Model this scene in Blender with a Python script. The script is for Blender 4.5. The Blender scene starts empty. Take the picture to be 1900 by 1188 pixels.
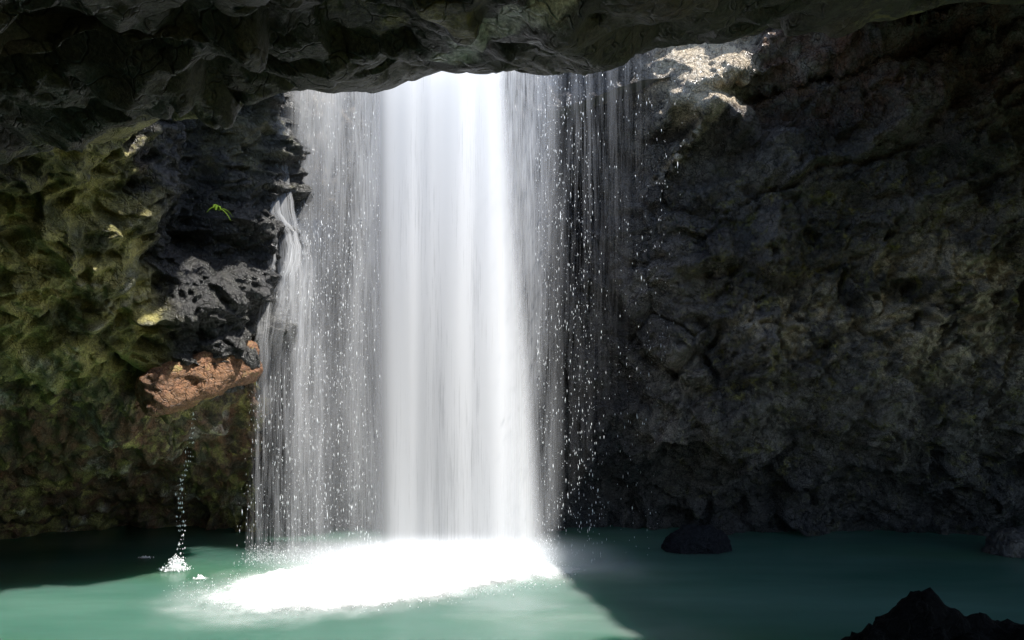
import bpy, math, random
import numpy as np
random.seed(7)
RNG = np.random.default_rng(11)

# ------------------------------------------------------------------ camera, light, exposure
sc = bpy.context.scene
C = sc.collection
cam_d = bpy.data.cameras.new("camera")
cam = bpy.data.objects.new("camera", cam_d); C.objects.link(cam)
cam.location = (0, 0, 3.0)
cam.rotation_euler = (math.radians(90), 0, 0)
cam_d.sensor_width = 36.0
cam_d.lens = 36.0 * 1400 / 1900
cam_d.shift_y = 114 / 1900
cam_d.clip_start = 0.05; cam_d.clip_end = 3000
sc.camera = cam

SUN = np.array([0.45, -0.13, 0.88]); SUN /= np.linalg.norm(SUN)      # towards the sun
elev = math.asin(SUN[2]); az = math.atan2(SUN[0], SUN[1])
w = bpy.data.worlds.new("World"); sc.world = w; w.use_nodes = True
nt = w.node_tree
bg = nt.nodes['Background']
sky = nt.nodes.new('ShaderNodeTexSky'); sky.sky_type = 'NISHITA'; sky.sun_disc = False
sky.sun_elevation = elev; sky.sun_rotation = az
nt.links.new(sky.outputs[0], bg.inputs[0]); bg.inputs[1].default_value = 0.15
sd = bpy.data.lights.new("sun", 'SUN'); sd.energy = 5.0; sd.angle = math.radians(1.1)
sd.color = (1.0, 0.96, 0.90)
so = bpy.data.objects.new("sun", sd); C.objects.link(so)
from mathutils import Vector
so.rotation_euler = Vector(SUN.tolist()).to_track_quat('Z', 'Y').to_euler()
so.location = (6, 12, 30)
sc.view_settings.view_transform = 'Standard'; sc.view_settings.look = 'None'
sc.view_settings.exposure = 1.05; sc.view_settings.gamma = 1
try:
    sc.cycles.transparent_max_bounces = 48
    sc.cycles.volume_bounces = 3; sc.cycles.max_bounces = 10; sc.cycles.diffuse_bounces = 6
    sc.cycles.caustics_reflective = False; sc.cycles.caustics_refractive = False
except Exception: pass

# ------------------------------------------------------------------ helpers
def W(px, py, d):                       # photo pixel at a chosen distance -> world metres
    return np.array([(px - 950) / 1400 * d, d, 3 + (708 - py) / 1400 * d])
def ss(a, b, x):
    t = np.clip((x - a) / (b - a), 0, 1); return t * t * (3 - 2 * t)
_p = np.random.default_rng(5).permutation(256).astype(np.int64); _p = np.concatenate([_p, _p])
_g = np.random.default_rng(6).normal(size=(256, 3)); _g /= np.linalg.norm(_g, axis=1)[:, None]
def hsh(i, j, k, s=0):
    return _p[(_p[(_p[(i + s) & 255] + j) & 255] + k) & 255]
def perlin(P, s=0):
    F = np.floor(P).astype(np.int64); f = P - F
    u = f * f * f * (f * (f * 6 - 15) + 10); r = 0
    for a in (0, 1):
        wa = u[:, 0] if a else 1 - u[:, 0]
        for b in (0, 1):
            wb = u[:, 1] if b else 1 - u[:, 1]
            for c in (0, 1):
                wc = u[:, 2] if c else 1 - u[:, 2]
                g = _g[hsh(F[:, 0] + a, F[:, 1] + b, F[:, 2] + c, s)]
                r = r + wa * wb * wc * ((f[:, 0] - a) * g[:, 0] + (f[:, 1] - b) * g[:, 1] + (f[:, 2] - c) * g[:, 2])
    return r * 1.6
def fbm(P, o=4, gain=.5, s=0, kind=0):
    r = 0; a = 1; t = 0
    for i in range(o):
        n = perlin(P * 2.03 ** i + 17.3 * i, s + i)
        if kind == 1: n = np.abs(n) * 2 - .5          # billow: round lumps, sharp creases
        if kind == 2: n = .5 - np.abs(n) * 2          # ridges
        r = r + a * n; t += a; a *= gain
    return r / t
def warp(P, sc_, amt, s=40):
    return P + amt * np.stack([fbm(P * sc_ + 9.1, 3, s=s), fbm(P * sc_ - 4.7, 3, s=s + 5), fbm(P * sc_ + 21.9, 3, s=s + 9)], 1)
def facet(P, k=9., slope=1.3, s=0):
    """flat chisel facets with narrow soft creases; P already scaled to cells"""
    F = np.floor(P).astype(np.int64); num = np.zeros(len(P)); den = np.zeros(len(P)) + 1e-12
    for a in (-1, 0, 1):
        for b in (-1, 0, 1):
            for c in (-1, 0, 1):
                h = hsh(F[:, 0] + a, F[:, 1] + b, F[:, 2] + c, s)
                g = _g[h]; g2 = _g[(h + 101) & 255]
                d = P - (F + np.array([a, b, c]) + .5 + .42 * g2)
                ww = np.exp(-k * (d * d).sum(1))
                num += ww * (.5 * _g[(h + 57) & 255][:, 0] + slope * (g * d).sum(1)); den += ww
    return num / den
def cells(P, s=0):
    """distance to the cell border (0 at a crack)"""
    F = np.floor(P).astype(np.int64); d1 = np.full(len(P), 9.); d2 = np.full(len(P), 9.)
    for a in (-1, 0, 1):
        for b in (-1, 0, 1):
            for c in (-1, 0, 1):
                h = hsh(F[:, 0] + a, F[:, 1] + b, F[:, 2] + c, s)
                d = np.sqrt(((P - (F + np.array([a, b, c]) + .5 + .42 * _g[h])) ** 2).sum(1))
                m = d < d1; d2 = np.where(m, d1, np.minimum(d2, d)); d1 = np.where(m, d, d1)
    return d2 - d1
def polyd(A, B, pts):                    # distance in a plane to a polyline
    r = np.full(len(A), 99.)
    for (x0, y0), (x1, y1) in zip(pts[:-1], pts[1:]):
        dx, dy = x1 - x0, y1 - y0; t = np.clip(((A - x0) * dx + (B - y0) * dy) / (dx * dx + dy * dy), 0, 1)
        r = np.minimum(r, np.hypot(A - x0 - t * dx, B - y0 - t * dy))
    return r
def spline(xs, ys, x):                   # smooth interpolation through control values
    xs = np.asarray(xs, float); ys = np.asarray(ys, float)
    m = np.gradient(ys, xs, axis=0)
    i = np.clip(np.searchsorted(xs, x) - 1, 0, len(xs) - 2); h = xs[i + 1] - xs[i]; t = (x - xs[i]) / h
    if ys.ndim > 1: t = t[:, None]; h = h[:, None]
    return ((2*t**3-3*t**2+1)*ys[i] + (t**3-2*t**2+t)*h*m[i] + (-2*t**3+3*t**2)*ys[i+1] + (t**3-t**2)*h*m[i+1])

def link(name, me, mat=None, parent=None, **k):
    o = bpy.data.objects.new(name, me); C.objects.link(o)
    if mat is not None: me.materials.append(mat)
    if parent is not None: o.parent = parent
    for a, b in k.items(): o[a] = b
    return o
def mesh_np(name, V, Q, smooth=True, attrs=None, uv=None):
    me = bpy.data.meshes.new(name); V = np.asarray(V, np.float32); Q = np.asarray(Q, np.int32)
    n, m = Q.shape
    me.vertices.add(len(V)); me.vertices.foreach_set('co', V.ravel())
    me.loops.add(n * m); me.loops.foreach_set('vertex_index', Q.ravel())
    me.polygons.add(n); me.polygons.foreach_set('loop_start', np.arange(0, n * m, m, dtype=np.int32))
    me.polygons.foreach_set('loop_total', np.full(n, m, np.int32))
    me.polygons.foreach_set('use_smooth', np.full(n, smooth))
    if attrs:
        for k, a in attrs.items():
            t = me.attributes.new(k, 'FLOAT', 'POINT'); t.data.foreach_set('value', np.asarray(a, np.float32))
    if uv is not None:
        l = me.uv_layers.new(name='UVMap'); l.data.foreach_set('uv', np.asarray(uv, np.float32)[Q.ravel()].ravel())
    me.update(calc_edges=True); me.validate()
    return me
def grid_q(nu, nv, flip=False):
    i, j = np.meshgrid(np.arange(nu - 1), np.arange(nv - 1), indexing='ij')
    a = (i * nv + j).ravel(); q = np.stack([a, a + nv, a + nv + 1, a + 1], 1)
    return q[:, ::-1] if flip else q
def gnormals(G):
    du = np.gradient(G, axis=0); dv = np.gradient(G, axis=1)
    n = np.cross(du, dv); return n / (np.linalg.norm(n, axis=2)[..., None] + 1e-9)
def empty(name, loc=(0, 0, 0), **k):
    o = bpy.data.objects.new(name, None); C.objects.link(o); o.location = loc; o.empty_display_size = .2
    for a, b in k.items(): o[a] = b
    return o

# ------------------------------------------------------------------ materials
class NT:
    def __init__(s, name):
        s.m = bpy.data.materials.new(name); s.m.use_nodes = True; s.t = s.m.node_tree
        s.t.nodes.clear(); s.out = s.t.nodes.new('ShaderNodeOutputMaterial')
    def n(s, typ, ins=None, **props):
        nd = s.t.nodes.new(typ)
        for k, v in props.items(): setattr(nd, k, v)
        for k, v in (ins or {}).items():
            if hasattr(v, 'links'): s.t.links.new(v, nd.inputs[k])
            else: nd.inputs[k].default_value = v
        return nd
    def noise(s, vec, scale, detail=4, rough=.55, dist=0.):
        return s.n('ShaderNodeTexNoise', {'Vector': vec, 'Scale': scale, 'Detail': detail, 'Roughness': rough, 'Distortion': dist}).outputs[0]
    def ramp(s, f, a, b, lo=0., hi=1.):
        return s.n('ShaderNodeMapRange', {'Value': f, 'From Min': a, 'From Max': b, 'To Min': lo, 'To Max': hi}, clamp=True).outputs[0]
    def mix(s, f, a, b):
        nd = s.t.nodes.new('ShaderNodeMix'); nd.data_type = 'RGBA'
        for i, v in ((0, f), (6, a), (7, b)):
            if hasattr(v, 'links'): s.t.links.new(v, nd.inputs[i])
            else: nd.inputs[i].default_value = v if i == 0 else (*v, 1)
        return nd.outputs[2]
    def math(s, op, a, b=0.):
        nd = s.t.nodes.new('ShaderNodeMath'); nd.operation = op
        for i, v in ((0, a), (1, b)):
            if hasattr(v, 'links'): s.t.links.new(v, nd.inputs[i])
            else: nd.inputs[i].default_value = v
        return nd.outputs[0]
    def attr(s, name): return s.n('ShaderNodeAttribute', attribute_name=name).outputs['Fac']
    def done(s, sh): s.t.links.new(sh, s.out.inputs[0]); return s.m

def rock_material(name, dark=(.04, .034, .030), light=(.20, .17, .145), rough=.55, bump=.9, spec=.5, palec=(.50, .41, .29), mid=(.12, .10, .078)):
    m = NT(name); p = m.n('ShaderNodeTexCoord').outputs['Object']
    big = m.ramp(m.noise(p, .9, 5, .6), .35, .68)
    fine = m.ramp(m.noise(p, 7., 6, .65), .35, .7)
    tiny = m.noise(p, 38., 5, .7)
    c = m.mix(big, dark, light)
    c = m.mix(m.math('MULTIPLY', fine, .6), c, mid)
    vor = m.n('ShaderNodeTexVoronoi', {'Vector': m.n('ShaderNodeVectorMath', {0: p, 1: m.n('ShaderNodeTexNoise', {'Vector': p, 'Scale': 2.5, 'Detail': 3.}).outputs[1]}, operation='ADD').outputs[0], 'Scale': 3.6}, feature='DISTANCE_TO_EDGE').outputs[0]
    crack = m.ramp(vor, .0, .05)
    c = m.mix(m.ramp(vor, .0, .035, .55, 0.), c, (.02, .018, .016))
    c = m.mix(m.math('MULTIPLY', m.attr('rust'), m.ramp(m.noise(p, 3.2, 6, .6), .36, .62)), c, (.19, .075, .033))
    mossf = m.math('MULTIPLY', m.ramp(m.attr('moss'), 0, .15), m.ramp(m.math('ADD', m.noise(p, 3.7, 7, .68), m.math('MULTIPLY', m.attr('moss'), .34)), .60, .74))
    mossc = m.mix(m.ramp(m.noise(p, 2.3, 4), .38, .62), (.10, .095, .022), (.58, .50, .15))
    mossc = m.mix(m.math('MULTIPLY', tiny, .5), mossc, (.06, .07, .02))
    c = m.mix(mossf, c, mossc)
    wet = m.attr('wet')
    c = m.mix(m.math('MULTIPLY', wet, .85), c, (.018, .019, .023))
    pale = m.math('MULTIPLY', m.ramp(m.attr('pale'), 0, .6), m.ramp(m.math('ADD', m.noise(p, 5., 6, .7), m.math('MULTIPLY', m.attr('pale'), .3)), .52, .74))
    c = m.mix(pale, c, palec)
    hs = m.mix(m.ramp(tiny, .3, .7), (.28, .28, .28), (1.85, 1.85, 1.85))
    c2 = m.t.nodes.new('ShaderNodeMix'); c2.data_type = 'RGBA'; c2.blend_type = 'MULTIPLY'; c2.inputs[0].default_value = 1
    m.t.links.new(c, c2.inputs[6]); m.t.links.new(hs, c2.inputs[7])
    r = m.math('SUBTRACT', m.ramp(fine, 0, 1, rough - .08, rough + .15), m.math('MULTIPLY', wet, .28))
    h = m.math('ADD', m.math('MULTIPLY', m.noise(p, 11., 8, .68, .4), 1.), m.math('ADD', m.math('MULTIPLY', tiny, .35), m.math('MULTIPLY', crack, .35)))
    b = m.n('ShaderNodeBump', {'Height': h, 'Strength': bump, 'Distance': .06}).outputs[0]
    bs = m.n('ShaderNodeBsdfPrincipled', {'Base Color': c2.outputs[2], 'Roughness': r, 'Normal': b, 'Specular IOR Level': spec})
    return m.done(bs.outputs[0])
M_rock = rock_material('rock_damp')
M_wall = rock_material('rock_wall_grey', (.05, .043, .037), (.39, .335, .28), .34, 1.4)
M_roof = rock_material('rock_roof', (.026, .027, .010), (.125, .118, .045), palec=(.74, .72, .68))  # near-white tint is for the painted glint along the seam
M_slab = rock_material('rock_slab_brown', (.09, .045, .018), (.23, .11, .04), bump=.8, mid=(.16, .075, .03))

def water_film(name, thr, gain, sx, sy, col=(.93, .95, .97), lowx=2.2, fine=.6, use=None):
    """falling water seen as thousands of white drops: part see-through, streaked along the fall"""
    m = NT(name); uv = m.n('ShaderNodeUVMap', uv_map='UVMap').outputs[0]
    def st(ax, ay, seed, det=4):
        mp = m.n('ShaderNodeMapping', {'Vector': uv, 'Scale': (ax, ay, 1), 'Location': (seed, seed * .7, seed)}).outputs[0]
        return m.noise(mp, 1., det, .6)
    s1 = st(sx, sy, 3.1, 5); s2 = st(sx * 4.1, sy * 2.2, 7.7, 3); s3 = st(lowx, .25, 1.9, 2)
    gr = st(sx * 6, sx * 1.6, 4.4, 2)
    f = m.math('ADD', m.math('MULTIPLY', s1, .55), m.math('MULTIPLY', s2, .3))
    f = m.math('ADD', f, m.math('MULTIPLY', s3, .55))
    f = m.math('ADD', f, m.math('MULTIPLY', gr, .12))
    a = m.math('MULTIPLY', m.ramp(f, thr, thr + gain), m.attr('dens'))
    a = m.math('MINIMUM', a, .985)
    # drops show facets to every side, so they scatter the light from above as well as from the front
    g = m.n('ShaderNodeNewGeometry').outputs['Normal']
    nn = m.n('ShaderNodeVectorMath', {0: m.n('ShaderNodeVectorMath', {0: g, 1: (.6, .6, .6)}, operation='MULTIPLY').outputs[0], 1: (0, 0, .8)}, operation='ADD').outputs[0]
    nn = m.n('ShaderNodeVectorMath', {0: nn}, operation='NORMALIZE').outputs[0]
    d = m.n('ShaderNodeBsdfDiffuse', {'Color': (*col, 1), 'Normal': nn}).outputs[0]
    nd_ = m.n('ShaderNodeVectorMath', {0: m.n('ShaderNodeVectorMath', {0: g, 1: (.6, .6, .6)}, operation='MULTIPLY').outputs[0], 1: (0, 0, -.8)}, operation='ADD').outputs[0]
    nd_ = m.n('ShaderNodeVectorMath', {0: nd_}, operation='NORMALIZE').outputs[0]
    t = m.n('ShaderNodeBsdfTranslucent', {'Color': (*col, 1), 'Normal': nd_}).outputs[0]
    dt = m.n('ShaderNodeMixShader', {0: .5, 1: d, 2: t}).outputs[0]
    tr = m.n('ShaderNodeBsdfTransparent').outputs[0]
    return m.done(m.n('ShaderNodeMixShader', {0: a, 1: tr, 2: dt}).outputs[0])
def solid_water(name, col=(.92, .94, .96), tl=.5):
    m = NT(name)
    d = m.n('ShaderNodeBsdfDiffuse', {'Color': (*col, 1)}).outputs[0]
    t = m.n('ShaderNodeBsdfTranslucent', {'Color': (*col, 1)}).outputs[0]
    return m.done(m.n('ShaderNodeMixShader', {0: tl, 1: d, 2: t}).outputs[0])
M_main = water_film('falling_water_dense', .22, .50, 34, .9)
M_veil = water_film('falling_water_thin', .60, .50, 46, 1.4)
M_wisp = water_film('falling_water_strands', .72, .30, 60, 1.2, lowx=9)
M_drop = solid_water('water_drops')
M_foam_solid = solid_water('foam_white', (.93, .95, .96), .25)

def pool_material():
    m = NT('pool_water'); p = m.n('ShaderNodeTexCoord').outputs['Object']
    mp = m.n('ShaderNodeMapping', {'Vector': p, 'Scale': (.35, 1., 1)}).outputs[0]
    a = m.ramp(m.noise(mp, .55, 3, .5), .35, .65)
    c = m.mix(a, (.036, .102, .076), (.070, .148, .115))
    c = m.mix(m.ramp(m.noise(mp, .33, 2, .5), .48, .7), c, (.04, .11, .055))
    mp2 = m.n('ShaderNodeMapping', {'Vector': p, 'Scale': (.6, 1.2, 1)}).outputs[0]
    h = m.math('ADD', m.noise(mp2, 1.3, 2, .4), m.math('MULTIPLY', m.noise(mp2, 5., 3, .5), .12))
    b = m.n('ShaderNodeBump', {'Height': h, 'Strength': .25, 'Distance': .08}).outputs[0]
    bs = m.n('ShaderNodeBsdfPrincipled', {'Base Color': c, 'Roughness': .22, 'Normal': b, 'IOR': 1.33,
             'Subsurface Weight': 1., 'Subsurface Radius': (.5, 1., .85), 'Subsurface Scale': 2.2})
    return m.done(bs.outputs[0])
M_pool = pool_material()

def foam_material():
    """white foam and bubbles; its attribute says how much of the surface they cover"""
    m = NT('foam_bubbles'); p = m.n('ShaderNodeTexCoord').outputs['Object']
    mp = m.n('ShaderNodeMapping', {'Vector': p, 'Scale': (.55, 1., 1)}).outputs[0]
    n1 = m.noise(mp, 3.2, 8, .68, 1.2); n2 = m.noise(p, 17., 6, .75, .5)
    f = m.math('ADD', m.math('MULTIPLY', n1, .7), m.math('MULTIPLY', n2, .3))
    dn = m.attr('dens')
    th = m.math('SUBTRACT', .82, m.math('MULTIPLY', dn, .8))
    a = m.n('ShaderNodeMapRange', {'Value': m.math('SUBTRACT', f, th), 'From Min': -.3, 'From Max': .38}, clamp=True).outputs[0]
    a = m.math('MAXIMUM', m.math('MULTIPLY', a, m.ramp(dn, .2, .95)), m.math('MULTIPLY', dn, m.ramp(m.noise(mp, .9, 5, .55, .6), .28, .72, .1, .75)))
    d = m.n('ShaderNodeBsdfDiffuse', {'Color': (.92, .94, .95, 1)}).outputs[0]
    tr = m.n('ShaderNodeBsdfTransparent').outputs[0]
    return m.done(m.n('ShaderNodeMixShader', {0: a, 1: tr, 2: d}).outputs[0])
M_foam = foam_material()

# ------------------------------------------------------------------ pool
nx, ny = 40, 40
gx, gy = np.meshgrid(np.linspace(-11, 40, nx), np.linspace(-30, 22, ny), indexing='ij')
V = np.stack([gx, gy, gx * 0], 2).reshape(-1, 3)
link('water', mesh_np('water', V, grid_q(nx, ny)), M_pool, kind='structure')

# ------------------------------------------------------------------ rear and right rock wall: a height field over x and z
def rear_wall():
    nx, nz = 1150, 450
    x = np.linspace(-14, 15, nx); z = np.linspace(-.7, 11.2, nz)
    X, Z = np.meshgrid(x, z, indexing='ij'); x = X.ravel(); z = Z.ravel()
    base = spline([-14, -9, -4.5, -2, 0, 1.2, 2.6, 4, 6, 9, 12, 15], [16.5, 16.2, 15.6, 15.5, 15.4, 15.15, 14.55, 14.05, 13.95, 13.7, 12.8, 10.5], x)
    # undercut foot
    y = base + 1.1 * (1 - ss(-.4, 2.6, z)) * ss(.8, 2.2, x)
    # lip of the fall and the rocks the left cascade runs down
    casc = ss(-5.4, -4.3, x) * (1 - ss(-2.3, -1.9, x))
    lipx = ss(-5.2, -4.2, x) * (1 - ss(.4, 1.1, x))
    zl = 8.55 + .2 * np.sin(x * 2.1) - .25 * ss(-1, 1.5, x)
    y = y - lipx * (1 - casc) * (2.1 - .9 * ss(0, 1., x)) * ss(zl - 1.9, zl - .15, z)
    ledge = 5.6 + .25 * np.sin(x * 3.3 + 1)
    y = y - casc * (2.6 - .7 * ss(5.6, 8.6, z)) * ss(ledge - .9, ledge, z)
    # ground rolls away above the lip so the stream runs in over it
    top = np.where(x < 1.2, zl + .25, 9.2)
    y = y + ss(1.2, 2.5, x) * 3.5 * np.clip(z - 9.6, 0, 3) + lipx * 4.5 * np.clip(z - top, 0, 3) ** .8
    # upper right: shelf that pokes out into the hole and catches the sun
    y = y - 1.2 * np.exp(-(np.abs(x - 3.4) / .8) ** 4) * ss(7.5, 7.85, z + .25 * (x - 3.45) + .25 * perlin(np.stack([x * 2.3, x * 0, z * 0 + .5], 1), 4)) * (1 - ss(7.4, 9.4, z))
    y = y - .75 * np.exp(-((x - 3.15) / .4) ** 4) * np.exp(-((z - 7.3 - 1.15 * (x - 3.15)) / .22) ** 2) * np.clip(.35 + 2.2 * perlin(np.stack([x * 4.5, z * 5.5, x * 0 + 3.3], 1), 7), 0, 1)
    # slanting crevice under the upper strata
    line = 8.15 + .21 * (x - 3.5)
    up = ss(-.05, .22, z - line) * ss(2.6, 4.2, x)
    y = y - .5 * up + .22 * np.exp(-((z - line + .08) / .11) ** 2) * ss(3.2, 4.5, x)
    # gentle overhang of the right wall
    y = y - .9 * ss(4, 9, z) * ss(4, 9, x)
    P = np.stack([x, y, z], 1)
    G = P.reshape(nx, nz, 3); n = gnormals(G).reshape(-1, 3)  # rear wall
    Pw = warp(P, .7, .35)
    d = .42 * fbm(Pw * .45, 3, s=1) + .30 * facet(Pw * np.array([.8, .8, 1.0]), 18, 1.3, 3)
    rough = ss(1.8, 4.5, x + .6 * fbm(P * .6, 2, s=77))
    Pd = warp(P @ np.array([[.87, 0, -.5], [0, 1, 0], [.5, 0, .87]]), 1.1, .3, 60)
    d = d + .15 * facet(Pd * np.array([1.7, 1.7, 2.3]), 26, 1.5, 8)
    d = d + (.035 + .035 * rough) * facet(Pd * np.array([4.2, 4.2, 6.3]), 24, 1.5, 13)
    d = d + (.010 + .016 * rough) * facet(warp(P, 3, .12) * np.array([9, 9, 13.]), 20, 1.5, 23)
    d = d + .022 * fbm(Pd * 3.1, 5, .55, s=31, kind=1) * (.5 + rough)
    # rounded blocks with deep joints beside the fall
    blk = ss(.6, 1.3, x) * (1 - ss(3.2, 4.6, x)) * (1 - ss(6.2, 7.4, z))
    e = cells(warp(P, .8, .3, 90) * np.array([1.15, 1.15, .95]), 4)
    d = d + blk * (.22 * np.sqrt(np.clip(e, 0, .5)) - .10 * np.exp(-(e / .05) ** 2) * ss(-.1, .35, fbm(P * .9, 2, s=66)))
    for pts in ([(1.75, 6.6), (1.9, 5.6), (2.0, 4.7), (2.4, 3.6), (3.1, 3.1)], [(3.9, 4.0), (3.65, 3.5), (3.8, 3.0)],
                [(6.2, 5.0), (6.35, 4.2), (6.9, 3.6)], [(9.3, 4.9), (9.2, 3.6), (8.7, 2.6)], [(4.6, 6.4), (5.6, 6.9), (7.4, 7.2)]):
        dd = polyd(x + .12 * perlin(P * 2.2, 9), z + .12 * perlin(P * 2.2, 12), pts)
        d = d - .26 * np.exp(-(dd / .07) ** 2)
    d = d + .30 * np.exp(-((x - 5.0) / .6) ** 2 - ((z - 3.9) / .5) ** 2) + .45 * np.exp(-((x - 7.6) / 1.1) ** 2 - ((z - 4.0) / .8) ** 2)
    zone = np.clip(np.exp(-((x - 5.0) / .7) ** 2 - ((z - 3.9) / .6) ** 2) + np.exp(-((x - 8.) / 1.8) ** 2 - ((z - 4.2) / 1.3) ** 2), 0, 1)
    d = d + zone * (.10 * facet(Pd * np.array([2.6, 2.6, 4.2]), 30, 2.0, 63) + .045 * facet(Pd * np.array([6, 6, 9.]), 26, 1.8, 73) - .14 * np.exp(-(cells(warp(P, 1.3, .3, 33) * np.array([1.3, 1.3, 1.7]), 9) / .08) ** 2))
    d = d * (1 - .60 * np.exp(-((x - 3.4) / 1.0) ** 4) * ss(6.4, 7.0, z))
    sgn = -np.sign(n[:, 1].mean())
    P2 = P + n * (d * sgn)[:, None]
    lit = np.exp(-((x - 5.0) / .8) ** 2 - ((z - 4.0) / .7) ** 2) + 1.25 * np.exp(-((x - 7.9) / 1.9) ** 2 - ((z - 4.3) / 1.3) ** 2)  # zones where the wall's wet highlights are painted in as paler rock
    rust = ss(3.4, 5, x) * ss(7.0, 8.4, z + .4 * fbm(P, 3, s=3)) * .8 + .35 * casc * ss(5.2, 6.5, z)
    moss = .22 * ss(2.5, 4, x) * (1 - ss(6, 8, z)) + .5 * casc * ss(7.2, 8.2, z)
    wet = np.clip(1 - ss(1.2, 3.2, x) * .6, 0, 1) - .2 * lit + .6 * (1 - ss(.3, 2.8, z + .5 * fbm(P * .6, 3, s=5)))
    pale = 1. * np.clip(lit, 0, 1) * ss(-.25, .25, fbm(P * 1.8, 4, .6, s=19)) + 1. * np.exp(-((x - 3.5) / .8) ** 2) * np.maximum(ss(7.65, 7.95, z), np.exp(-((z - 7.35 - 1.15 * (x - 3.2)) / .2) ** 2)) + .25 * casc * ss(5.4, 6.2, z)  # sunlit shelf and slanting sun streak are also painted pale here
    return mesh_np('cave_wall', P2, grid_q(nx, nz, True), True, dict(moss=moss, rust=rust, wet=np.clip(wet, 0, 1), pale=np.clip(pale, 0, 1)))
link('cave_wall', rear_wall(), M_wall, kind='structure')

# ------------------------------------------------------------------ left rock mass: overhanging wall above a deep undercut
def left_mass():
    plan = np.array([(-7.6, -3), (-7.2, 1), (-6.9, 4), (-6.6, 7), (-6.35, 8.6), (-5.95, 10), (-5.35, 11), (-4.65, 11.7), (-4.22, 12.4), (-4.35, 13.3), (-4.9, 14.4)], float)
    arc = np.concatenate([[0], np.cumsum(np.linalg.norm(np.diff(plan, axis=0), axis=1))])
    zlip = np.array([5.6, 5.4, 5.2, 5.1, 4.9, 3.85, 2.85, 2.95, 3.5, 3.8, 3.8])
    lean = np.array([2.4, 2.4, 2.2, 2.0, 1.8, 1.5, 1.0, .6, .3, .3, 0])
    back = np.array([2., 2., 2.5, 4., 5.6, 6.2, 6.2, 4.4, 3.3, 2., 1.])
    nu, nv = 900, 560
    u = np.linspace(0, arc[-1], nu); u = arc[-1] * (1 - (1 - u / arc[-1]) ** 1.0)
    u = np.interp(np.linspace(0, 1, nu), [0, .18, 1], [0, arc[4] - 2.2, arc[-1]])
    Pl = spline(arc, plan, u); zl = spline(arc, zlip, u); ln = spline(arc, lean, u); bk = spline(arc, back, u)
    T = np.gradient(Pl, axis=0); T /= np.linalg.norm(T, axis=1)[:, None]
    N = np.stack([T[:, 1], -T[:, 0]], 1)                    # towards the cave
    v = np.linspace(0, 1, nv)
    t = np.interp(v, [0, .30, .40, 1], [0, 1, 1.35, 3])     # 0..1 underside, 1..3 face
    G = np.zeros((nu, nv, 3))
    for k in range(nu):
        z_, o_ = np.zeros(nv), np.zeros(nv)
        kx = [0, .35, .7, .93, 1.06, 1.3, 1.8, 2.3, 2.7, 3]
        L = zl[k]; H = 9.2
        kz = [-.5, L * .22, L * .62, L - .22, L + .12, L + .5, L + (H - L) * .3, L + (H - L) * .55, L + (H - L) * .8, H]
        ko = [-bk[k], -bk[k] * .8, -bk[k] * .42, -.35, .0, .10, .25 + ln[k] * .35, ln[k] * .8 + .1, ln[k] + .1, ln[k] * 1.1]
        z_ = spline(kx, kz, t); o_ = spline(kx, ko, t)
        o_ = o_ + 1.9 * ss(7.55, 8.15, z_) * ss(11.0, 11.4, Pl[k, 1]) * (1 - ss(12.1, 12.5, Pl[k, 1])) * (t > 1)  # unseen ear jutting out at the top, added to shade the crags
        bl = float(ss(10.9, 11.6, Pl[k, 1])); Nl = N[k] * (1 - bl) + np.array([.42, -.9]) * bl   # the undercut runs back, away from the fall
        G[k, :, :2] = Pl[k] + np.where(o_[:, None] < 0, Nl * o_[:, None], N[k] * o_[:, None]); G[k, :, 2] = z_
    n = gnormals(G).reshape(-1, 3); P = G.reshape(-1, 3)
    c = np.array([0, 7, 2.5]); s = np.sign(((c - P) * n).sum(1).mean()); n = n * s
    x, y, z = P.T; px = 950 + 1400 * x / np.maximum(y, 1)
    Pw = warp(P, .55, .55)
    rot = np.array([[.8, 0, -.6], [0, 1, 0], [.6, 0, .8]])
    Pa = (Pw @ rot) * np.array([1.0, .8, 1.9])              # folds dipping to the left
    tt = np.tile(t, nu); face = ss(.85, 1.1, tt)
    fold = fbm(Pa * .62, 4, .5, s=14, kind=2)
    d = (.2 + .35 * face) * fbm(Pw * .35, 2, s=2) + .42 * fold * face + .20 * facet(Pw * .9, 16, 1.1, 5)
    wetz = ss(9.9, 11.3, y + .35 * (z - 4)) * ss(-5.35, -4.8, x) * face     # black wet crags beside the fall
    d = d + .12 * facet(warp(P, 1.2, .3, 70) * np.array([1.9, 1.9, 1.5]), 24, 1.5, 19)
    d = d + (.075 + .05 * wetz) * facet(warp(P, 1.5, .2, 80) * np.array([3.6, 3.6, 4.2]), 24, 1.6, 29)
    d = d + (.018 + .02 * wetz) * facet(warp(P, 3, .12) * 8.5, 20, 1.5, 39)
    d = d + .035 * fbm(Pw * 2.3, 5, .55, s=33, kind=1)
    # pockets in the mossy face
    hol = perlin(Pw * 1.5 + 3, 55); d = d - .40 * ss(.28, .6, hol) * face * (1 - wetz)
    # black hollow between the mossy mass and the wet crags
    d = d - .8 * np.exp(-((y - 11.1 + .15 * (z - 5)) / .42) ** 2) * ss(4.3, 5.2, z) * face
    # hanging root-like ribs in the undercut
    d = d + (1 - face) * .34 * np.clip(fbm(np.stack([x * 1.6, y * 1.6, z * .35], 1), 3, s=61, kind=2), 0, 1)
    P2 = P + n * d[:, None]
    n1 = fbm(P * .7, 3, s=21)
    green = np.exp(-((y - 10.3) / 1.1) ** 2) * np.exp(-((z - 4.2) / 1.25) ** 2)
    moss = np.clip(.30 * (1 - face) + 1.5 * green * (1 - wetz) + .30 * face * (1 - wetz) + .25 * ss(0, .4, n1) + .9 * np.exp(-((y - 11.6) / .7) ** 2 - ((z - 7.) / .7) ** 2), 0, 1)
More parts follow.
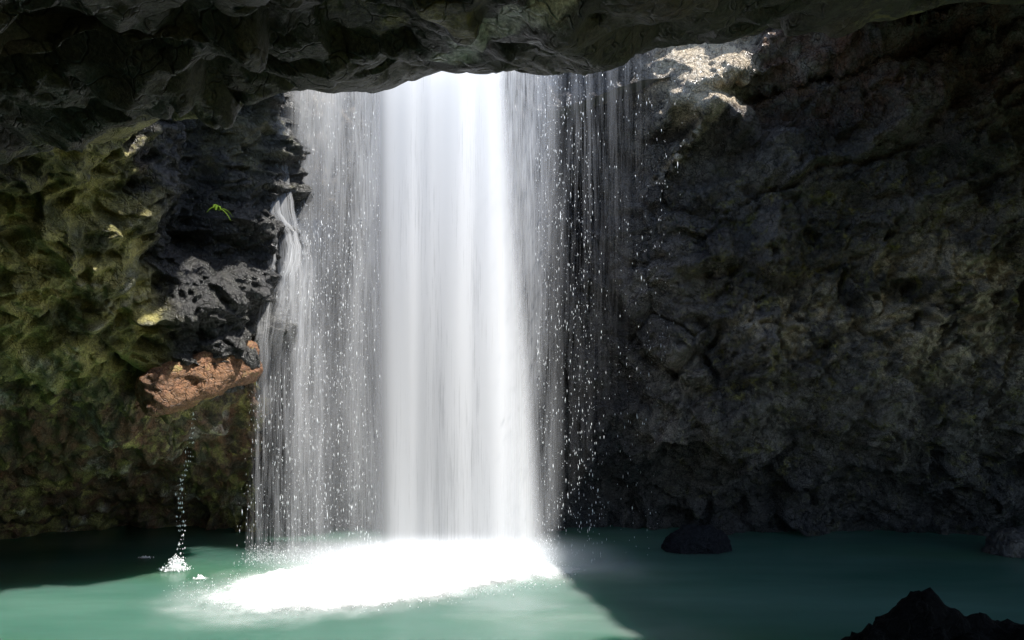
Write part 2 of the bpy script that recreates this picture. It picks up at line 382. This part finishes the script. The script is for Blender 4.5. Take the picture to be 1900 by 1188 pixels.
    rust = np.clip((1 - face) * .8 + .6 * face * (1 - wetz) * ss(.1, .5, fbm(P * .9 + 5, 3, s=71)), 0, 1)
    wet = np.clip(wetz * 1.2 + .25, 0, 1)
    rust = rust * (1 - wetz)
    pale = .25 * (1 - face) * ss(0, .4, fbm(P * 1.3, 3, s=17)) + .22 * ss(.25, .5, fold) * face * (1 - wetz) + .12 * green * (1 - wetz)
    q = grid_q(nu, nv, s > 0 and False)
    return mesh_np('rock_overhang', P2, q, True, dict(moss=moss, rust=rust, wet=wet, pale=pale))
link('cave_wall', left_mass(), M_roof, kind='structure')

# ------------------------------------------------------------------ the roof: a rock bridge whose rim hides the top of the fall
def roof():
    # rim distance and rim height along x
    nx, nv = 1150, 520
    x = np.linspace(-9, 14.6, nx)
    ry = spline([-9, -4, -2.4, -1, 1, 2.2, 3.5, 6, 9, 14.6], [6.6, 6.7, 6.95, 7.25, 7.35, 7.4, 7.5, 7.6, 8, 9], x)
    pc = 950 + 1400 * x / ry
    rp = np.interp(pc, [-900, 200, 300, 400, 450, 500, 520, 545, 580, 620, 680, 712, 740, 770, 850, 880, 905, 960, 1050, 1100, 1180, 1230, 1300, 1380, 1500, 1560, 1700, 1800, 1900, 2600],
                   [330, 290, 245, 204, 198, 193, 186, 178, 172, 179, 179, 178, 168, 160, 149, 160, 162, 153, 149, 136, 122, 106, 86, 72, 64, 70, 42, 25, 8, -40])
    rz = 3 + (708 - rp) / 1400 * ry
    # small chips in the rim line
    ch = perlin(np.stack([x * 3.1, x * 0, x * 0 + 2.5], 1), 3) * .07 + facet(np.stack([x * 2.2, x * 0, x * 0 + 8.5], 1), 14, 1.6, 6) * .05
    rz = rz + .5 * ch + .05
    v = np.linspace(0, 1, nv); G = np.zeros((nx, nv, 3))
    thick = x * 0 + 1
    for k in range(nx):
        R, Zr = ry[k], rz[k]; th = thick[k]
        y0 = -5 + 7.5 * float(ss(.5, 4.5, x[k]))
        s_ = [0, .15, .45, .72, .78, .84, .9, 1]
        ky = [y0, max(1.5, y0 + .5), R - 3.2, R - .28, R - .02, R + .05, R - .5, y0 - .5]
        und = .95                                        # rise of the underside towards the rim
        kz = [Zr - 1.5, Zr - 1.4, Zr - und, Zr - .03, Zr + .12, Zr + .75 * th, Zr + 1.7 * th, Zr + 2.2 * th]
        G[k, :, 0] = x[k]; G[k, :, 1] = spline(s_, ky, v); G[k, :, 2] = spline(s_, kz, v)
    n = gnormals(G).reshape(-1, 3); P = G.reshape(-1, 3); V_ = np.tile(v, nx)
    und = V_ < .6; s = -np.sign(n[und][:, 2].mean()); n = n * s     # downwards under the roof
    x, y, z = P.T
    nearrim = np.exp(-((V_ - .755) / np.where(V_ < .755, .16, .04)) ** 2)
    amp = 1 - .95 * nearrim
    Pw = warp(P, .5, .6, 44)
    Pa = Pw @ np.array([[.9, .43, 0], [-.43, .9, 0], [0, 0, 1]]) * np.array([.7, 1.5, 1.])
    left = 1 - ss(-2.8, -.9, x)
    d = (.30 + .22 * left) * fbm(Pw * .38, 2, s=7) + (.10 + .34 * left) * fbm(Pa * .75, 4, .5, s=15, kind=2)
    d = d + .17 * facet(Pw * np.array([.62, .9, .8]), 20, 1.4, 25) + .09 * facet(warp(P, 1, .3) * 1.9, 22, 1.4, 35)
    d = d + (.02 + .025 * left) * facet(warp(P, 2, .2) * 4.7, 20, 1.4, 45) + .045 * fbm(Pw * 1.9, 5, .55, s=47, kind=1)
    # the open seam where water seeps; its wet glint is painted in as pale colour
    Pr = P + n * (d * amp)[:, None]; seam = []             # the seam runs over the bulges of the underside, from the rim back
    fx = 950 + 1400 * Pr[:, 0] / np.maximum(Pr[:, 1], .5); fy = 708 - 1400 * (Pr[:, 2] - 3) / np.maximum(Pr[:, 1], .5)
    for a_, b_ in ((835, 132), (862, 124), (880, 104), (900, 84), (920, 72), (945, 64), (962, 42), (1000, 22), (1040, 12)):
        ok = np.where((np.hypot(fx - a_, fy - b_) < 7) & (Pr[:, 1] > 1.5) & (V_ < .75))[0]
        seam.append(P[ok[np.argmin(Pr[ok, 1])], :2])
    sd_ = polyd(x + .04 * perlin(P * 5, 3), y + .06 * perlin(P * 5, 8), seam)
    d = d - .05 * np.exp(-(sd_ / .10) ** 2)
    d = d * amp
    P2 = P + n * d[:, None]
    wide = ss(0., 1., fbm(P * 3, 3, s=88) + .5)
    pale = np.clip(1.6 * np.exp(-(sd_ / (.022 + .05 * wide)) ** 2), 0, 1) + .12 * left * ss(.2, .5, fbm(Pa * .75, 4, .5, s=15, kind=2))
    moss = np.clip(.02 + .45 * ss(.1, .45, fbm(P * .8, 3, s=91)) + .22 * ss(1.2, 3, x) + .8 * left * nearrim, 0, 1)
    moss = moss * (1 - np.exp(-(sd_ / .14) ** 2)); rust = .3 * ss(.1, .5, fbm(P * .7, 3, s=93))
    wet = np.clip(.35 + .9 * np.exp(-(sd_ / .15) ** 2), 0, 1)
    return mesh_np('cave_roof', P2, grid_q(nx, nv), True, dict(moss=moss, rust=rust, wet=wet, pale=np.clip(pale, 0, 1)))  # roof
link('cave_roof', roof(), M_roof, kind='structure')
def far_roof():
    nx, ny = 260, 260
    X, Y = np.meshgrid(np.linspace(5.1, 14.6, nx), np.linspace(6.6, 16.5, ny), indexing='ij'); x = X.ravel(); y = Y.ravel()
    e = 1 - ss(5.1, 5.5, x)
    P = np.stack([x + .1 * e, y, 3 + .50 * y + .08 * (x - 4.7) + .45 * e ** 2], 1)
    P[:, 2] += .22 * fbm(P * .8, 4, s=8) + .1 * facet(P * 1.4, 12, 1.4, 4)
    o = np.zeros(len(P)); return mesh_np('cave_roof', P, grid_q(nx, ny), True, dict(moss=o + .3, rust=o + .2, wet=o + .3, pale=o))
link('cave_roof', far_roof(), M_roof, kind='structure')

# ------------------------------------------------------------------ outside: stream bed above the lip, added covers against light leaks, bank behind the camera
M_ground = NT('leafy_ground'); _p0 = M_ground.n('ShaderNodeTexCoord').outputs['Object']
_c = M_ground.mix(M_ground.ramp(M_ground.noise(_p0, 1.4, 6, .65), .38, .62), (.035, .05, .015), (.10, .085, .055))
M_ground = M_ground.done(M_ground.n('ShaderNodeBsdfPrincipled', {'Base Color': _c, 'Roughness': .9}).outputs[0])
def ground_sheet(name, x0, x1, y0, y1, f, n=120, m=120):
    X, Y = np.meshgrid(np.linspace(x0, x1, n), np.linspace(y0, y1, m), indexing='ij')
    P = np.stack([X, Y, X * 0], 2).reshape(-1, 3)
    P[:, 2] = f(P[:, 0], P[:, 1]) + .25 * fbm(P * .7, 4, s=5)
    return mesh_np(name, P, grid_q(n, m))
link('ground', ground_sheet('ground', -26, 26, 13.9, 60, lambda x, y: 8.1 + .10 * (y - 14) + .9 * ss(2.2, 6, np.abs(x + 1.4)) + .12 * np.abs(x + 1.4) * ss(14, 30, y)), M_ground, kind='structure')
link('ground', ground_sheet('ground', -34, -4.75, -6, 17, lambda x, y: 9.4 + .06 * np.abs(x + 4) - 12 * ss(-12.6, -16, x), 90, 90), M_ground, kind='structure')  # unseen cliff top, put in to keep outside light off the water
link('ground', ground_sheet('ground', -6.2, -3.9, 12.95, 17, lambda x, y: 9.65 + 0 * x, 40, 40), M_ground, kind='structure')  # unseen cap, added only to stop sun leaking in behind the left rock
link('riverbank', ground_sheet('riverbank', -30, 30, -40, 3.6, lambda x, y: 1.1 - 2.6 * ss(1.6, 3.5, y) + .12 * np.clip(-y, 0, 40)), M_ground, kind='structure')

# ------------------------------------------------------------------ rocks standing in the pool
import bmesh
M_black = rock_material('rock_black', (.003, .003, .003), (.007, .007, .006), .85, spec=.04, mid=(.006, .006, .006))
def boulder(name, loc, rad, seed, label, cat='boulder', rotz=0., rotx=0., roty=0., sub=6, box=2.6, mat=None, at=None, f=1., a3=.03):
    bm = bmesh.new(); bmesh.ops.create_icosphere(bm, subdivisions=sub, radius=1)
    V = np.array([v.co[:] for v in bm.verts]); F = np.array([[v.index for v in fc.verts] for fc in bm.faces]); bm.free()
    V = V / (np.abs(V) ** box).sum(1)[:, None] ** (1 / box)
    n = V / np.linalg.norm(V, axis=1)[:, None]
    P = V * np.array(rad); Q = P + seed * 3.7
    r = min(rad)
    d = f * (.22 * r * fbm(Q / r * .7, 3, s=seed) + .20 * r * facet(Q / r * 1.1, 9, 1.3, seed) + .08 * r * facet(Q / r * 2.6, 9, 1.4, seed + 7)) + a3 * fbm(Q * 6, 4, .6, s=seed + 3, kind=1) + .015 * facet(Q * 11, 9, 1.4, seed + 9)
    P = P + n * d[:, None]
    a = dict(moss=np.full(len(P), .0), rust=np.full(len(P), .0), wet=np.full(len(P), .8), pale=np.zeros(len(P)))
    for k_, v_ in (at or {}).items(): a[k_] = np.full(len(P), v_)
    o = link(name, mesh_np(name, P, F, True, a), mat or M_rock, label=label, category=cat)
    o.location = loc; o.rotation_euler = (rotx, roty, rotz)
    return o
boulder('boulder', (3.25, 6.0, .1), (1.15, .85, 1.1), 3, 'jagged black boulder in the near right corner of the pool', box=1.45, a3=.08, at=dict(wet=.0, moss=.0), mat=M_black)
_b = boulder('boulder', (4.0, 5.8, .24), (1.35, .75, .84), 9, 'low black boulder against the right side of the jagged near boulder', box=2., a3=.06, at=dict(wet=.0, moss=.0), mat=M_black)
boulder('boulder', (3.3, 13.5, -.08), (.62, .4, .5), 8, 'rounded dark boulder at the foot of the wall just right of the fall', box=2.1, f=.5, mat=M_black)
boulder('boulder', (8.9, 13.2, -.12), (.6, .45, .55), 6, 'rounded grey boulder at the waterline by the right edge of the pool', box=2.1, f=.6, at=dict(pale=.12))
boulder('rock_slab', (-4.72, 11.42, 3.06), (.90, .42, .34), 12, 'orange brown tilted rock slab under the wet crags left of the waterfall', 'rock slab',
        rotz=math.radians(38), roty=math.radians(-21), rotx=math.radians(-8), box=5., mat=M_slab, f=.55, at=dict(wet=.15, rust=.5, moss=.12))

# small plants clinging to the rock
def leaf_plant(name, loc, n, L, label, seed, col):
    rng = np.random.default_rng(seed)
    m = NT('fern_leaf'); dd = m.n('ShaderNodeBsdfDiffuse', {'Color': (*col, 1)}).outputs[0]; tt = m.n('ShaderNodeBsdfTranslucent', {'Color': (*col, 1)}).outputs[0]
    mm = m.done(m.n('ShaderNodeMixShader', {0: .4, 1: dd, 2: tt}).outputs[0])
    e = empty(name, loc, label=label, category='fern')
    for i in range(n):
        a = rng.uniform(-2.6, .4); up = rng.uniform(.1, 1.); l = L * rng.uniform(.6, 1.1); V = []; F = []
        d = np.array([math.cos(a), math.sin(a), 0]); side = np.array([-d[1], d[0], 0])
        for j in range(23):                              # a drooping frond with toothed edges
            t = j / 22; q = d * l * t + np.array([0, 0, l * (up * t - 1.1 * t * t)])
            w_ = l * .30 * (1 - .85 * t) * (1. if j % 2 else .22)
            V += [q - side * w_ + np.array([0, 0, -.25 * w_]), q, q + side * w_ + np.array([0, 0, -.25 * w_])]
            if j: b = 3 * j; F += [[b - 3, b - 2, b + 1, b], [b - 2, b - 1, b + 2, b + 1]]
        link('frond', mesh_np('frond', V, F, False), mm, e)
    return e
leaf_plant('small_fern', W(404, 388, 10.95), 8, .20, 'small bright green fern on the dark rock left of the waterfall', 4, (.09, .15, .02))

# ------------------------------------------------------------------ the waterfall
fall = empty('waterfall', (-1.0, 12.4, 0), label='broad white waterfall dropping through the hole in the cave roof into the pool', category='waterfall')
def sheet(name, xt, xb, y0, yb, ztop, zbot, dens, mat, ns=240, nt_=160, amp=.05, seed=0, parent=fall, layers=1, gap=.1, **k):
    Vs, Qs, Us, Ds = [], [], [], []; off = 0
    for L in range(layers):
        s, t = np.meshgrid(np.linspace(0, 1, ns), np.linspace(0, 1, nt_), indexing='ij'); s = s.ravel(); t = t.ravel()
        X = (xt[0] + (xt[1] - xt[0]) * s) * (1 - t) + (xb[0] + (xb[1] - xb[0]) * s) * t
        zz = ztop(X) if callable(ztop) else ztop
        Z = zz + (zbot - zz) * t
        Y = y0 + (yb - y0) * np.sqrt(np.clip(t, 0, 1)) + (L - layers / 2 + .5) * gap
        q = np.stack([X * 2.1, t * .6 + L * 3.3, X * 0 + seed], 1)
        Y = Y + amp * .3 * perlin(q, seed + L) + amp * .15 * perlin(q * np.array([1.9, 1.5, 1]), seed + L + 5)
        d = np.clip(dens(s, t, X, Z), 0, 1)
        Vs.append(np.stack([X + .6, Y, Z], 1) - np.array([.6, 0, 0])); Qs.append(grid_q(ns, nt_) + off); off += ns * nt_
        Us.append(np.stack([X + L * 7.3 + seed, Z + L * 3.1], 1)); Ds.append(d)
    V = np.concatenate(Vs) - np.array(parent.location[:] if parent else (0, 0, 0))
    return link(name, mesh_np(name, V, np.concatenate(Qs), True, dict(dens=np.concatenate(Ds)), uv=np.concatenate(Us)), mat, parent, **k)
edge = lambda s, a=.05, b=.95: ss(0, a, s) * (1 - ss(b, 1, s))
sheet('main_curtain', (-2.42, -.08), (-2.38, .66), 13.0, 12.8, 8.75, 0, lambda s, t, X, Z: edge(s, .20, .76) * (.80 + .20 * ss(.35, .7, s) - .22 * np.exp(-((s - .33) / .16) ** 2) * ss(.3, .8, t)), M_main, layers=5, gap=.1, seed=1)
sheet('right_curtain', (-.35, 1.03), (.3, .9), 13.02, 12.85, 8.75, 0, lambda s, t, X, Z: ss(0, .05, s) * (1 - ss(.45, 1, s)) * (1. - .55 * t), M_veil, layers=2, gap=.12, seed=21)
sheet('left_veil', (-3.85, -2.15), (-3.9, -2.1), 12.75, 12.7, 8.5, 0, lambda s, t, X, Z: edge(s, .15, .9) * (.68 + .25 * ss(.3, .9, s)) * (1 - .66 * t * (1 - .3 * s)), M_veil, layers=3, gap=.12, seed=31)
sheet('left_strands', (-3.95, -2.9), (-4.5, -3.0), 12.3, 12.6, 5.75, 0, lambda s, t, X, Z: edge(s, .08, .8) * ss(0, .04, t) * (.85 - .35 * t), M_wisp, layers=3, gap=.1, seed=41)
sheet('right_strands', (1.0, 2.9), (.5, 1.6), 13.1, 12.85, 8.9, 0, lambda s, t, X, Z: edge(s, .02, .15) * (.24 - .22 * t) , M_wisp, layers=2, gap=.15, seed=51)

# streams that hug the rock at the left of the fall
def stream(pts, r, d=12.35, parent=fall, name='side_stream', seed=0):
    P = np.array([W(px, py, dd) for px, py, dd in pts]); n = 90
    t = np.linspace(0, len(P) - 1, n); P = spline(np.arange(len(P)), P, t)
    P = P + np.stack([perlin(np.stack([t * 3, t * 0 + seed, t * 0], 1), 3), t * 0, t * 0], 1) * .03
    V = []; F = []; D = []; U = []; m = 9
    for i in range(n):
        rr = r * (.4 + 1.1 * i / n)
        for j in range(m):
            a = math.pi * (j / (m - 1)); V.append(P[i] + np.array([-rr * math.cos(a), -rr * .12 * math.sin(a), 0]))
            U.append((-rr * math.cos(a) + seed, P[i][2])); D.append(min(1, .95 * math.sin(a) ** .8 * min(1, i / 12) * min(1, (n - i) / (n * .35))))
    V = np.array(V) - np.array(parent.location[:])
    return link(name, mesh_np(name, V, grid_q(n, m), True, dict(dens=D), uv=U), M_stream, parent)
M_stream = water_film('stream_water', .60, .40, 55, 1.6, lowx=12)
stream([(487, 262, 12.0), (479, 320, 11.95), (472, 380, 11.9), (470, 430, 11.9), (462, 560, 11.85), (455, 720, 11.8)], .05, seed=1)
stream([(528, 195, 12.2), (512, 260, 12.1), (507, 350, 12.05), (514, 400, 12.0), (536, 428, 12.), (545, 465, 11.95), (536, 505, 11.9), (524, 550, 11.9), (505, 640, 11.85), (485, 800, 11.8)], .12, seed=2)
stream([(500, 395, 12.0), (508, 435, 11.95), (504, 480, 11.9), (496, 530, 11.9), (485, 640, 11.8), (480, 780, 11.8)], .09, seed=3)
stream([(560, 420, 12.0), (572, 480, 11.95), (568, 560, 11.9), (560, 700, 11.9), (555, 860, 11.9)], .10, seed=4)
stream([(533, 200, 12.2), (520, 300, 12.15), (530, 400, 12.1), (540, 520, 12.1), (535, 700, 12.0)], .18, seed=6)

# drops
def drops(name, P, r, el, mat, parent=None, **k):
    """elongated falling drops: one octahedron per drop"""
    n = len(P); o = np.array([[1, 0, 0], [-1, 0, 0], [0, 1, 0], [0, -1, 0], [0, 0, 1], [0, 0, -1]], float)
    S = np.stack([r, r, r * el], 1)
    V = (P[:, None, :] + o[None] * S[:, None, :]).reshape(-1, 3)
    f = np.array([[0, 2, 4], [2, 1, 4], [1, 3, 4], [3, 0, 4], [2, 0, 5], [1, 2, 5], [3, 1, 5], [0, 3, 5]])
    F = (np.arange(n)[:, None, None] * 6 + f[None]).reshape(-1, 3)
    if parent is not None: V = V - np.array(parent.location[:])
    return link(name, mesh_np(name, V, F, True), mat, parent, **k)
def band(n, xt, xb, zt, y0, y1, pow_=1., clump=0.):
    s = RNG.beta(*pow_, n) if isinstance(pow_, tuple) else RNG.random(n); t = RNG.random(n)
    if clump:
        c = RNG.random(60); m = RNG.random(n) < clump; s = np.where(m, c[RNG.integers(0, 60, n)] + RNG.normal(0, .004, n), s)
    x = (xt[0] + (xt[1] - xt[0]) * s) * (1 - t) + (xb[0] + (xb[1] - xb[0]) * s) * t
    return np.stack([x + RNG.normal(0, .012, n), RNG.uniform(y0, y1, n), zt * (1 - t)], 1)
Pd = np.concatenate([
    band(1500, (-4.1, -2.4), (-4.5, -2.3), 5.7, 12.1, 12.6, (1.2, 1.6), .5),
    band(900, (-3.6, -2.2), (-3.9, -2.2), 8.4, 12.2, 12.65, 1., .3),
    band(1100, (.4, 1.3), (.4, 1.6), 8.6, 12.4, 12.8, (1., 1.8), .4),
    band(520, (.9, 3.2), (.6, 2.4), 8.9, 12.5, 13.1, (1, 1.6), .6)])
r = np.exp(RNG.normal(math.log(.0033), .35, len(Pd))); el = RNG.uniform(2, 9, len(Pd))
drops('falling_drops', Pd, r, el, M_drop, fall, kind='stuff')
# spray thrown up where the water lands
n = 5200; sx = RNG.uniform(-4.4, .75, n); q = RNG.random(n) ** 2.2
sy = 12.65 - .1 * RNG.random(n) + RNG.normal(0, .2, n); hh = (.03 + .34 * q) * np.where(sx < -2.4, .75, 1)
Ps = np.stack([sx, sy, hh], 1)
m_ = 1500; a_ = RNG.uniform(0, 2 * math.pi, m_); rr_ = 1 + RNG.normal(0, .13, m_)
Pf = np.stack([-1.9 + 2.35 * rr_ * np.cos(a_), 11.25 + 1.2 * rr_ * np.sin(a_) + .24 * 2.35 * np.cos(a_) , .02 + .10 * RNG.random(m_) ** 2], 1)
Ps = np.concatenate([Ps, Pf]); drops('spray', Ps, np.exp(RNG.normal(math.log(.0042), .4, len(Ps))), RNG.uniform(.8, 2, len(Ps)), M_drop, fall, kind='stuff')

# thin trickle of drops from under the brown slab, and its splash
tp = W(356, 760, 11.75); bp = W(326, 1052, 12.0)
tr = empty('water_trickle', (float(bp[0]), float(bp[1]), 0), label='thin trickle of separate drops falling from under the orange brown slab', category='trickle')
n = 190; t = RNG.random(n) ** .8; t = np.round(t * 34) / 34 * .75 + t * .25
P = tp + (bp - tp) * t[:, None]; P[:, 0] += RNG.normal(0, .018 + .02 * t, n) + .05 * np.sin(t * 9); P[:, 1] += RNG.normal(0, .02, n)
drops('falling_drops', P, np.exp(RNG.normal(math.log(.0052), .4, n)), RNG.uniform(1.2, 3.5, n), M_drop, tr, kind='stuff')
def splash(loc, rad, h, n, label):
    e = empty('splash', loc, label=label, category='splash')
    a = RNG.uniform(0, 2 * math.pi, n); q = np.abs(RNG.normal(0, .5, n)); hh = h * np.clip(1 - q * .8, .1, 1) * RNG.random(n) ** 1.6
    P = np.stack([rad * q * np.cos(a), rad * q * np.sin(a) * .7, hh + .01], 1) + np.array(loc)
    drops('splash_drops', P, np.exp(RNG.normal(math.log(.008), .45, n)), RNG.uniform(.8, 1.6, n), M_foam_solid, e, kind='stuff')
    N = 60; s, t = np.meshgrid(np.linspace(0, 1, N), np.linspace(0, 2 * math.pi, N), indexing='ij'); s = s.ravel(); t = t.ravel()
    V = np.stack([rad * s * np.cos(t), rad * .7 * s * np.sin(t), s * 0], 1)
    V[:, 2] = .012 + h * .35 * (1 - s) ** 1.3 * (1 + .8 * fbm(V * 9 + loc[0], 3, s=2))
    link('foam_patch', mesh_np('foam_patch', V, grid_q(N, N), True, dict(dens=np.clip(1.15 - s * 1.1, 0, 1))), M_foam, e)
    return e
splash((float(bp[0]), float(bp[1]), 0), .24, .26, 420, 'small white splash where the thin trickle hits the green pool')
splash((float(W(372, 1074, 11.45)[0]), 11.45, 0), .13, .06, 40, 'tiny fleck of foam just right of the small splash')
splash((float(W(270, 1036, 12.8)[0]), 12.8, 0), .16, .03, 20, 'faint foam ripple on the dark water behind the small splash')

# ------------------------------------------------------------------ foam and mist at the foot of the fall
def foam():
    nx, ny = 620, 340
    X, Y = np.meshgrid(np.linspace(-6.2, 4.6, nx), np.linspace(7.6, 13.6, ny), indexing='ij'); x = X.ravel(); y = Y.ravel()
    P = np.stack([x, y, x * 0], 1)
    wx = x + .5 * fbm(P * 1.3, 6, .6, s=51); wy = y + .4 * fbm(P * 1.3 + 7, 6, .6, s=53)
    # elongated pool of foam; its near edge runs back to the right
    cy = 11.35 + .24 * (wx + 1.9); ry = np.where(wy < cy, 1.5 - .24 * (wx + 1.9), 1.75)
    r = np.sqrt(((wx + 1.9) / 2.5) ** 2 + ((wy - cy) / np.clip(ry, .4, 9)) ** 2)
    dn = 1.25 * (1 - ss(.35, 1.32, r))
    dn = dn + .42 * np.exp(-((wx - .9) / 1.1) ** 2 - ((wy - 11.9) / .7) ** 2)
    dn = dn + .20 * np.exp(-((wx - .4) / 1.5) ** 2 - ((wy - 9.9) / .8) ** 2) + .12 * np.exp(-((wx - 1.9) / .7) ** 2 - ((wy - 8.85) / .3) ** 2)
    h = .06 * np.exp(-((y - 12.6) / .4) ** 2) * ss(-3.2, -2., x) * (1 - ss(.1, .8, x)) + .12 * np.clip(1 - r, 0, 1)
    z = .014 + h * (1 + 1.4 * fbm(P * 3.2, 6, .6, s=57)) + .10 * np.clip(dn, 0, 1) * np.clip(fbm(P * 4, 5, .6, s=58) + .25, 0, 1)
    P[:, 2] = np.maximum(z, .012)
    return mesh_np('foam', P, grid_q(nx, ny), True, dict(dens=np.clip(dn, 0, 1)))
link('foam', foam(), M_foam, kind='stuff', label='white churned foam spreading over the pool under the waterfall', category='foam')

def mist():
    bm = bmesh.new(); bmesh.ops.create_icosphere(bm, subdivisions=4, radius=1)
    me = bpy.data.meshes.new('mist'); bm.to_mesh(me); bm.free()
    m = NT('mist'); p = m.n('ShaderNodeTexCoord').outputs['Object']
    l = m.n('ShaderNodeVectorMath', {0: p}, operation='LENGTH').outputs['Value']
    f = m.ramp(l, .15, 1., 1., 0.); f = m.math('POWER', f, 1.7)
    vol = m.n('ShaderNodeVolumePrincipled', {'Color': (.95, .97, 1, 1), 'Density': m.math('MULTIPLY', f, 3.6), 'Anisotropy': .2})
    m.t.links.new(vol.outputs[0], m.out.inputs[1])
    o = link('mist', me, m.m, kind='stuff', label='pale mist drifting over the foam at the foot of the fall', category='mist')
    o.location = (-1.2, 12.5, .12); o.scale = (3.5, 1.5, .42)
mist()
